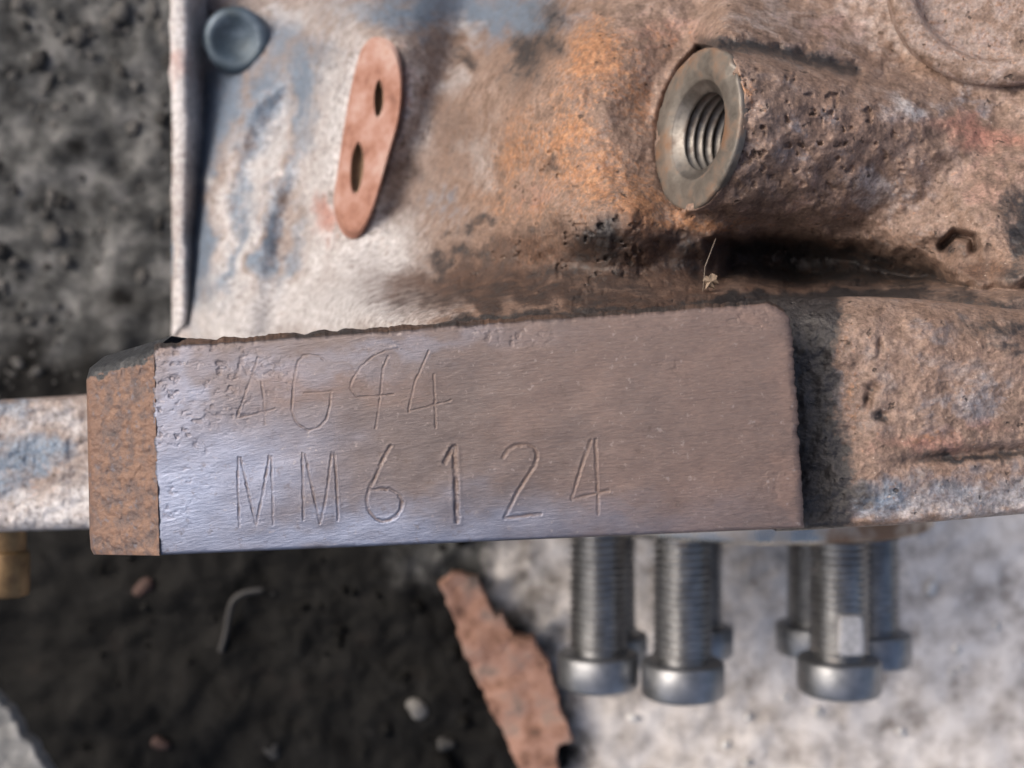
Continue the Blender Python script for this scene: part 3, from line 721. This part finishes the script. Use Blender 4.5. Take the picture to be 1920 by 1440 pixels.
    clean_sky_sheen = blobs(wu, wv, [(350, 950, 150, 150, 0, 1.0), (440, 880, 150, 90, 0, .8), (620, 1005, 420, 44, -2, .9), (330, 780, 40, 120, 0, .7), (800, 960, 160, 40, 0, .35), (480, 690, 200, 26, 0, .35), (700, 650, 200, 18, -4, .3)])  # cleaner steel and painted sky reflection, strongest at the lower left
    mk = m4(rust * (1 - .6 * clean_sky_sheen), pm * .35 + pits, clean_sky_sheen, groove).reshape(-1, 4)
    V = P(u, v, D)
    # normals of the whole face, so that the stamped pieces meet it without a seam
    du = np.gradient(V, axis=1); dv = np.gradient(V, axis=0)
    Nn = np.cross(dv, du); Nn /= np.linalg.norm(Nn, axis=-1, keepdims=True); Nn = Nn.reshape(-1, 3)
    V = V.reshape(-1, 3); Fc = grid_faces(nr, nc)
    fo = owner[:-1, :-1].copy()
    Vp, Fp, mp, np_ = compact(V, Fc[fo < 0].reshape(-1, 4), mk, Nn)
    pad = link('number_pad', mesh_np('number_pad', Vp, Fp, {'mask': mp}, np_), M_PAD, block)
    pad['label'] = 'machined grey steel number pad stamped 4G94 MM6124'
    for c, (lab, *_r) in enumerate(STROKES):
        Vc, Fq, mc, ncn = compact(V, Fc[fo == c].reshape(-1, 4), mk, Nn)
        o = link('stamped_character', mesh_np('stamped_character', Vc, Fq, {'mask': mc}, ncn), M_PAD, pad)
        o['label'] = lab
    # torn top edge and the sides going down
    bd = border(nr, nc); B = V[bd]; n = len(bd)
    bu, bv = u.reshape(-1)[bd], v.reshape(-1)[bd]; bD = D.reshape(-1)[bd]
    top = (jj.reshape(-1)[bd] < .001)
    off = np.where(top, 3 + 9 * fbm(bu / 30, bu * 0, 4, 95) * np.interp(bu, [300, 900, 1400, 1480], [1.5, 1.0, .9, .1]), 0)
    R1 = P(bu, bv - off * .5, bD + np.where(top, .5, .2)); R2 = P(bu, bv - off, bD + np.where(top, 1.3, .5))
    R3 = R2.copy(); R3[:, 2] = .215
    Vs = np.concatenate([B, R1, R2, R3]); Fq = []
    for r in range(3):
        for i in range(n):
            j = (i + 1) % n; Fq.append((r * n + i, (r + 1) * n + i, (r + 1) * n + j, r * n + j))
    ng = np.interp(fbm(np.tile(bu, 4) / 90, np.tile(bv, 4) / 90, 3, 96), [.3, .7], [.3, .75])
    mk1 = m4(.25 + 0 * ng, ng, 0 * ng, 0 * ng); mk2 = m4(0 * ng, 0 * ng, .8 + 0 * ng, 0 * ng)
    link('pad_side', mesh_np('pad_side', Vs, np.array(Fq), {'mask': mk1, 'mask2': mk2}), M_CAST, pad)
    # chamfered, rusted end of the pad
    nr2, nc2 = 190, 84
    s, t = np.meshgrid(np.linspace(0, 1, nc2), np.linspace(0, 1, nr2))
    ul = np.interp(t, [0, .06, .12, .9, .97, 1], [196, 168, 162, 168, 170, 176]); ur = np.interp(t, [0, .06, 1], [322, 289, 299])
    uu = ul + (ur - ul) * s
    vt = 668 - 38 * s ** 1.0; vb = 1040 + 2 * s
    vv = vt + (vb - vt) * t
    DD = padD(uu, vv) + .12 + np.interp(1 - s, [0, .05, 1], [0, .3, 4.6]) + 3.0 * (1 - sstep(0, .14, t)) ** 2 + (fbm(uu / 40, vv / 40, 4, 97) - .5) * .5 + (fbm(uu / 9, vv / 9, 4, 98) - .5) * .4
    k = np.clip(1 - s * 130 / 9, 0, 1); DD = DD + 1.2 * (1 - np.sqrt(np.maximum(1 - k * k, 0)))
    gz = sstep(18, -6, vv - (np.interp(uu, [160, 250, 300], [708, 682, 655]) + (fbm(uu / 14, vv / 14, 3, 99) - .5) * 26))
    ru = blobs(uu, vv, [(176, 800, 22, 160, 0, .85), (280, 800, 16, 200, 0, .7), (230, 700, 60, 20, 0, .6), (200, 1000, 50, 40, 0, .6)])
    mkk = m4(ru, gz, 0 * uu, 0 * uu).reshape(-1, 4)
    VV, FF, mm_ = skirt(P(uu, vv, DD).reshape(-1, 3), grid_faces(nr2, nc2).reshape(-1, 4), border(nr2, nc2), .21, {'mask': mkk})
    e_ = link('end_face', mesh_np('end_face', VV, FF, mm_), M_END, pad)
    e_['label'] = 'rusty chamfered end face of the pad with a black greasy top'
build_pad()

# ------------------------------------------------------------------ crankshaft flange and its seven bolts
FX, FD, FR = 61.0, 300.0, 49.0           # centre across, depth, radius (mm)
FY = -(1019 - CY) / F * 254              # height of the flange face (mm)
def build_flange():
    c = Vector((FX * MM, 0, ZC - FD * MM))
    root = empty('crankshaft_flange', (c.x, FY * MM, c.z))
    tag(root, 'bright round crankshaft end flange holding the ring of bolts under the block', 'flange')
    V, q = lathe([(28, 40), (28, 9), (FR - 1, 9), (FR, 8), (FR, 1), (FR - 1, 0), (20, 0), (19, 1.5), (.01, 1.5)], 96, (FX, FY, (ZC - FD * MM) / MM), (0, 1, 0))
    link('flange_disc', mesh_np('flange_disc', V * MM, q[:, ::-1]), M_FLANGE, root, True)
    V, q = lathe([(19, 0.4), (19, -2.2), (17.5, -3), (12, -3), (11.5, -1), (.01, -1)], 64, (FX, FY, (ZC - FD * MM) / MM), (0, 1, 0))
    link('spigot', mesh_np('spigot', V * MM, q[:, ::-1]), M_FLANGE, root)
    return root
build_flange()

def build_bolt():
    root = empty('bolt', (0, 0, 0))
    L = 40.0
    prof = [(6.2, 12)]
    h = 11.0
    while h > -L + .6:
        prof += [(7.15, h), (7.15, h - .3), (5.9, h - .85), (5.9, h - 1.1)]; h -= 1.75
    prof += [(5.9, -L)]
    V, q = lathe(prof, 40, (0, 0, 0), (0, 1, 0))
    link('shank', mesh_np('shank', V * MM, q[:, ::-1]), M_BOLT, root)
    prof = [(5.8, -L + .1), (9.2, -L), (9.8, -L - .25), (10.1, -L - .8), (10.1, -L - 7.6), (9.6, -L - 8.4), (8.8, -L - 8.7), (5.4, -L - 8.7), (5.0, -L - 8.2), (5.0, -L - 4), (.01, -L - 4)]
    V, q = lathe(prof, 56, (0, 0, 0), (0, 1, 0))
    link('head', mesh_np('head', V * MM, q[:, ::-1]), M_HEAD, root)
    return root
bolt0 = build_bolt()
# (x mm, depth mm, extra length mm, label)
BOLTS = [
    (1280, 273, 0, 'dark steel bolt in the front of the ring, middle of the three nearest heads'),
    (1122, 280, 0, 'dark steel bolt at the left of the ring, next to the rusty scrap'),
    (1573, 275, 0, 'dark steel bolt with a white dab on its shank, nearest at the right'),
    (1636, 300, 0, 'dark steel bolt farthest right in the ring, its head partly hidden'),
    (1143, 303, 0, 'dark steel bolt hidden behind the leftmost bolt of the ring'),
    (1308, 322, 0, 'dark steel bolt behind the middle front bolt, small head showing right'),
    (1522, 320, 0, 'dark steel bolt far back in the ring, head peeping out left of white dab'),
]
HEADV = {0: 1238, 1: 1222, 2: 1232, 3: 1184, 4: 1186, 5: 1172, 6: 1168}
for k, (u, Dp, ex, lab) in enumerate(BOLTS):
    if k == 0: o = bolt0; ch = []
    else:
        o = bolt0.copy(); sc.collection.objects.link(o)
        for c in bolt0.children:
            d = c.copy(); sc.collection.objects.link(d); d.parent = o
            d.matrix_parent_inverse = Matrix()
    yh = -(HEADV[k] - CY) / F * Dp                   # where the shank side of the head is
    o.location = ((u - CX) / F * Dp * MM, (yh + 40) * MM, ZC - Dp * MM)
    o.rotation_euler = (0, random.uniform(0, 6), 0)
    tag(o, lab, 'bolt', 'bolts in the crankshaft flange')
for c in bolt0.children: c.matrix_parent_inverse = Matrix()
# white dab of sealant on one shank
def dab():
    import bmesh
    b = [o for o in sc.objects if o.get('label', '').startswith('dark steel bolt with a white dab')][0]
    bpy.context.view_layer.update()
    Dp = 267.5
    bm = bmesh.new(); bmesh.ops.create_cube(bm, size=1)
    bmesh.ops.bevel(bm, geom=bm.edges[:], offset=.16, segments=3, affect='EDGES', profile=.6)
    p = P(1593, 1190, Dp)
    for v in bm.verts:
        v.co = Vector((v.co.x * 6.4 * (1 - .12 * (v.co.y > 0)), v.co.y * 9.5, v.co.z * 3.6 - .35 * v.co.x)) * MM
        v.co += Vector(p)
        v.co = b.matrix_world.inverted() @ v.co
    me = bpy.data.meshes.new('sealant_dab'); bm.to_mesh(me); bm.free()
    o = bpy.data.objects.new('sealant_dab', me); sc.collection.objects.link(o); me.materials.append(M_SEAL)
    me.polygons.foreach_set('use_smooth', np.ones(len(me.polygons), bool))
    o.parent = b; o['label'] = 'white dab low on the shank'
dab()

# ------------------------------------------------------------------ brass stud at the far left
def stud():
    p = P(14, 990, 184)
    root = empty('brass_stud', tuple(p)); tag(root, 'brownish brass stud with a collar under the flange stub, left edge', 'stud')
    base = np.array(p) / MM
    V, q = lathe([(2.9, 3), (2.9, -3.6), (2.7, -4.0)], 40, base, (0, 1, 0)); link('shank', mesh_np('shank', V * MM, q[:, ::-1]), M_STUD, root)
    V, q = lathe([(2.6, -3.6), (3.3, -3.8), (3.45, -4.2), (3.45, -10.6), (3.2, -11.1), (.01, -11.2)], 48, base, (0, 1, 0)); link('collar', mesh_np('collar', V * MM, q[:, ::-1]), M_STUD, root)
stud()

# ------------------------------------------------------------------ things lying on the ground
def flat_piece(name, outline, D, thick, mat, label, cat, seed=3, dome=0.0):
    """a flat scrap lying on the ground: jagged outline, real thickness"""
    import bmesh
    pts = []
    k = len(outline)
    for i in range(k):
        a, b = np.array(outline[i], float), np.array(outline[(i + 1) % k], float)
        m = max(2, int(np.hypot(*(b - a)) / 9))
        for j in range(m):
            t = j / m; p = a + (b - a) * t
            nrm = np.array([-(b - a)[1], (b - a)[0]]) / (np.hypot(*(b - a)) + 1e-9)
            pts.append(p + nrm * (float(fbm(np.array([p[0] / 14]), np.array([p[1] / 14]), 3, seed)[0]) - .5) * 12)
    bm = bmesh.new()
    W3 = [Vector(P(p[0], p[1], D)) for p in pts]; c = sum(W3, Vector()) / len(W3)
    topv = [bm.verts.new(c + (w_ - c) * .975) for w_ in W3]; midv = [bm.verts.new(w_ - Vector((0, 0, .4 * MM))) for w_ in W3]
    bot = [bm.verts.new(w_ - Vector((0, 0, thick * MM))) for w_ in W3]
    f = bm.faces.new(topv); n = len(pts)
    for i in range(n):
        j = (i + 1) % n
        bm.faces.new((topv[i], midv[i], midv[j], topv[j])); bm.faces.new((midv[i], bot[i], bot[j], midv[j]))
    bmesh.ops.triangulate(bm, faces=[f])
    bmesh.ops.subdivide_edges(bm, edges=[e for e in bm.edges if e.calc_length() > .004], cuts=2, use_grid_fill=True)
    for v in bm.verts:
        x, y = v.co.x / MM, v.co.y / MM
        v.co.z += ((float(fbm(np.array([x / 9]), np.array([y / 9]), 3, seed + 1)[0]) - .5) * 3.2) * MM
    bmesh.ops.recalc_face_normals(bm, faces=bm.faces)
    me = bpy.data.meshes.new(name); bm.to_mesh(me); bm.free()
    return tag(link(name, me, mat, None, False), label, cat)
flat_piece('rusty_scrap', [(822, 1096), (846, 1076), (892, 1086), (912, 1128), (930, 1160), (940, 1150), (962, 1192), (1000, 1196), (1030, 1250), (1052, 1330), (1076, 1392), (1046, 1400), (1044, 1470), (985, 1470), (930, 1350), (888, 1262), (868, 1222), (850, 1160)],
           338, 7, M_SCRAP, 'long flat rusty orange scrap of metal lying on the ground', 'scrap')
flat_piece('plate_corner', [(-160, 1300), (-14, 1300), (10, 1330), (92, 1452), (150, 1560), (-160, 1560)], 300, 5, M_SLAB, 'pale grey slab corner at the lower left edge', 'slab', 8)
# the slab is propped up: give it a block underneath so that it stands on the ground
def pebble(u, v, r, mat, label, seed, flat=.6):
    import bmesh
    bm = bmesh.new(); bmesh.ops.create_icosphere(bm, subdivisions=3, radius=1)
    rs = random.Random(seed); ks = [Vector((rs.uniform(-1, 1), rs.uniform(-1, 1), rs.uniform(-1, 1))).normalized() for _ in range(7)]
    p = Vector(P(u, v, 350)); p.z = .0
    for w_ in bm.verts:
        k = 1 + sum(.12 * math.sin(3 * w_.co.dot(a) + i) for i, a in enumerate(ks)) * .8
        w_.co = Vector((w_.co.x * r * k, w_.co.y * r * k * .85, w_.co.z * r * k * flat)) * MM + p + Vector((0, 0, r * flat * .6 * MM))
    me = bpy.data.meshes.new('pebble'); bm.to_mesh(me); bm.free()
    return tag(link('pebble', me, mat), label, 'pebble', 'pebbles on the dark ground')
M_PEB_W = mat_plain('white_pebble', [(.3, (.08, .078, .074)), (.7, (.15, .147, .143))], .7, 400)
M_PEB_R = mat_plain('red_pebble', [(.3, (.035, .02, .016)), (.7, (.075, .042, .035))], .8, 400)
M_PEB_G = mat_plain('grey_pebble', [(.3, (.02, .02, .02)), (.7, (.04, .04, .04))], .8, 400)
pebble(783, 1325, 3.6, M_PEB_W, 'small white pebble on the dark ground left of the rusty scrap', 1)
pebble(272, 1100, 3.2, M_PEB_R, 'small reddish pebble on dark ground just under the number pad', 2)
pebble(836, 1394, 2.6, M_PEB_G, 'tiny grey pebble at the bottom beside the rusty scrap', 3)
pebble(510, 1405, 3.0, M_PEB_G, 'small grey pebble on dark ground near the bottom edge', 5)
pebble(302, 1392, 2.6, M_PEB_R, 'reddish brown pebble on dark ground at the bottom left', 6)
def gravel():
    """loose grit too small to count: one mesh"""
    rs = np.random.RandomState(12)
    g = (1 + 5 ** .5) / 2
    ico = np.array([(-1, g, 0), (1, g, 0), (-1, -g, 0), (1, -g, 0), (0, -1, g), (0, 1, g), (0, -1, -g), (0, 1, -g), (g, 0, -1), (g, 0, 1), (-g, 0, -1), (-g, 0, 1)], float) / 1.9
    tri = np.array([(0, 11, 5), (0, 5, 1), (0, 1, 7), (0, 7, 10), (0, 10, 11), (1, 5, 9), (5, 11, 4), (11, 10, 2), (10, 7, 6), (7, 1, 8), (3, 9, 4), (3, 4, 2), (3, 2, 6), (3, 6, 8), (3, 8, 9), (4, 9, 5), (2, 4, 11), (6, 2, 10), (8, 6, 7), (9, 8, 1)])
    V, T, C = [], [], []
    def add(u, v, r, tone):
        p = P(u, v, 350); a = ico * (1 + rs.uniform(-.42, .42, (12, 1))) * np.array([1, rs.uniform(.6, 1), rs.uniform(.35, .6)]) * r * MM
        th = rs.uniform(0, 6.28); c, s_ = math.cos(th), math.sin(th)
        a = np.c_[a[:, 0] * c - a[:, 1] * s_, a[:, 0] * s_ + a[:, 1] * c, a[:, 2]]
        a += np.array([p[0], p[1], r * .1 * MM]); T.append(tri + 12 * len(V)); V.append(a); C.append(np.tile([tone, tone, tone, 1], (12, 1)))
    for _ in range(900): add(rs.uniform(-250, 420), rs.uniform(-200, 760), min(rs.gamma(1.6, .55) + .4, 3.4), rs.uniform(.03, .09))
    for _ in range(110): add(rs.uniform(-150, 900), rs.uniform(1000, 1600), rs.gamma(2.0, .55) + .4, rs.choice([.004, .007, .012, .04], p=[.4, .35, .21, .04]))
    for _ in range(140): add(rs.uniform(1050, 2150), rs.uniform(900, 1650), rs.gamma(2.0, .4) + .3, rs.choice([.45, .5, .55, .6]))
    n = N('grit'); a = n.attr('mask')[0]; nm = n.noise(600, 5, .6)
    col = n.new('ShaderNodeCombineColor'); f = n.math('MULTIPLY', a, n.math('MULTIPLY_ADD', nm, 1.0, .5))
    n.l(f, col.inputs[0]); n.l(n.math('MULTIPLY', f, .98), col.inputs[1]); n.l(n.math('MULTIPLY', f, .95), col.inputs[2])
    m = n.done(col.outputs[0], .85, 0, n.bump(nm, .0003, 1.0), .12)
    o = link('gravel', mesh_np('gravel', np.concatenate(V), np.concatenate(T), {'mask': np.concatenate(C)}), m, None, False)
    tag(o, 'loose dark and pale grit scattered over the ground', 'gravel', None, 'stuff')
gravel()
def chip():
    """a tan flake and the hair-thin fibre it hangs on, caught in the hollow above the pad"""
    D = 125.0
    p = P(1334, 526, D)
    root = empty('tan_flake', tuple(p)); tag(root, 'tiny tan flake on a hair, caught in the dark hollow above the pad', 'flake')
    rs = random.Random(4); V, q = [], []
    out = [(1323, 517), (1329, 519), (1335, 512), (1345, 517), (1343, 523), (1348, 531), (1339, 533), (1341, 541), (1331, 537), (1324, 541), (1325, 531), (1319, 526)]
    top = [P(a, b, D + rs.uniform(-.3, .5)) for a, b in out]; low = [t - np.array([0, 0, .0007]) for t in top]
    V = top + low + [P(1334, 527, D - .15)]; n = len(out)
    f = [(i, n + i, n + (i + 1) % n, (i + 1) % n) for i in range(n)] + [(2 * n, i, (i + 1) % n, (i + 1) % n) for i in range(n)]
    me = bpy.data.meshes.new('flake'); me.from_pydata([tuple(v) for v in V], [], [tuple(dict.fromkeys(x)) for x in f]); me.update()
    link('flake', me, mat_plain('tan_flake', [(.3, (.13, .095, .065)), (.7, (.26, .20, .15))], .8, 900), root, False)
    C = np.array([P(a, b, D + d) for a, b, d in ((1318, 548, 1.0), (1322, 500, -.8), (1332, 474, -.6), (1342, 448, 2.0))]); k = 5; V = []
    T = np.gradient(C, axis=0); T /= np.linalg.norm(T, axis=1, keepdims=True)
    for c_, t_ in zip(C, T):
        sx = np.cross(t_, (0, 0, 1)); sx /= np.linalg.norm(sx); sy = np.cross(sx, t_)
        for a in range(k): V.append(c_ + .00007 * (sx * math.cos(a * 2 * math.pi / k) + sy * math.sin(a * 2 * math.pi / k)))
    q = [(i * k + a, i * k + (a + 1) % k, (i + 1) * k + (a + 1) % k, (i + 1) * k + a) for i in range(len(C) - 1) for a in range(k)]
    link('fibre', mesh_np('fibre', V, q), mat_plain('fibre', [(.3, (.10, .08, .065)), (.7, (.17, .14, .115))], .6, 900), root)
chip()
def wire():
    pts = smooth_pts([(414, 1222), (424, 1186), (430, 1150), (438, 1126), (458, 1112), (492, 1106)])
    C = np.array([P(p[0], p[1], 347) for p in pts]); k = 8; V = []
    T = np.gradient(C, axis=0); T /= np.linalg.norm(T, axis=1, keepdims=True)
    for c_, t_ in zip(C, T):
        sx = np.cross(t_, (0, 0, 1)); sx /= np.linalg.norm(sx); sy = np.cross(sx, t_)
        for a in range(k): V.append(c_ + 1.0 * MM * (sx * math.cos(a * 2 * math.pi / k) + sy * math.sin(a * 2 * math.pi / k)))
    q = [(i * k + a, i * k + (a + 1) % k, (i + 1) * k + (a + 1) % k, (i + 1) * k + a) for i in range(len(C) - 1) for a in range(k)]
    o = link('bent_wire', mesh_np('bent_wire', V, q), M_WIRE)
    tag(o, 'short hooked grey wire lying on the dark ground', 'wire')
def smooth_pts(p, n=24):
    p = [np.array(a, float) for a in p]; out = []
    for i in range(len(p) - 1):
        a, b, c, d = p[max(i - 1, 0)], p[i], p[i + 1], p[min(i + 2, len(p) - 1)]
        for f in np.linspace(0, 1, 6, endpoint=False):
            out.append(.5 * (2 * b + (c - a) * f + (2 * a - 5 * b + 4 * c - d) * f ** 2 + (3 * b - a - 3 * c + d) * f ** 3))
    return out + [p[-1]]
wire()
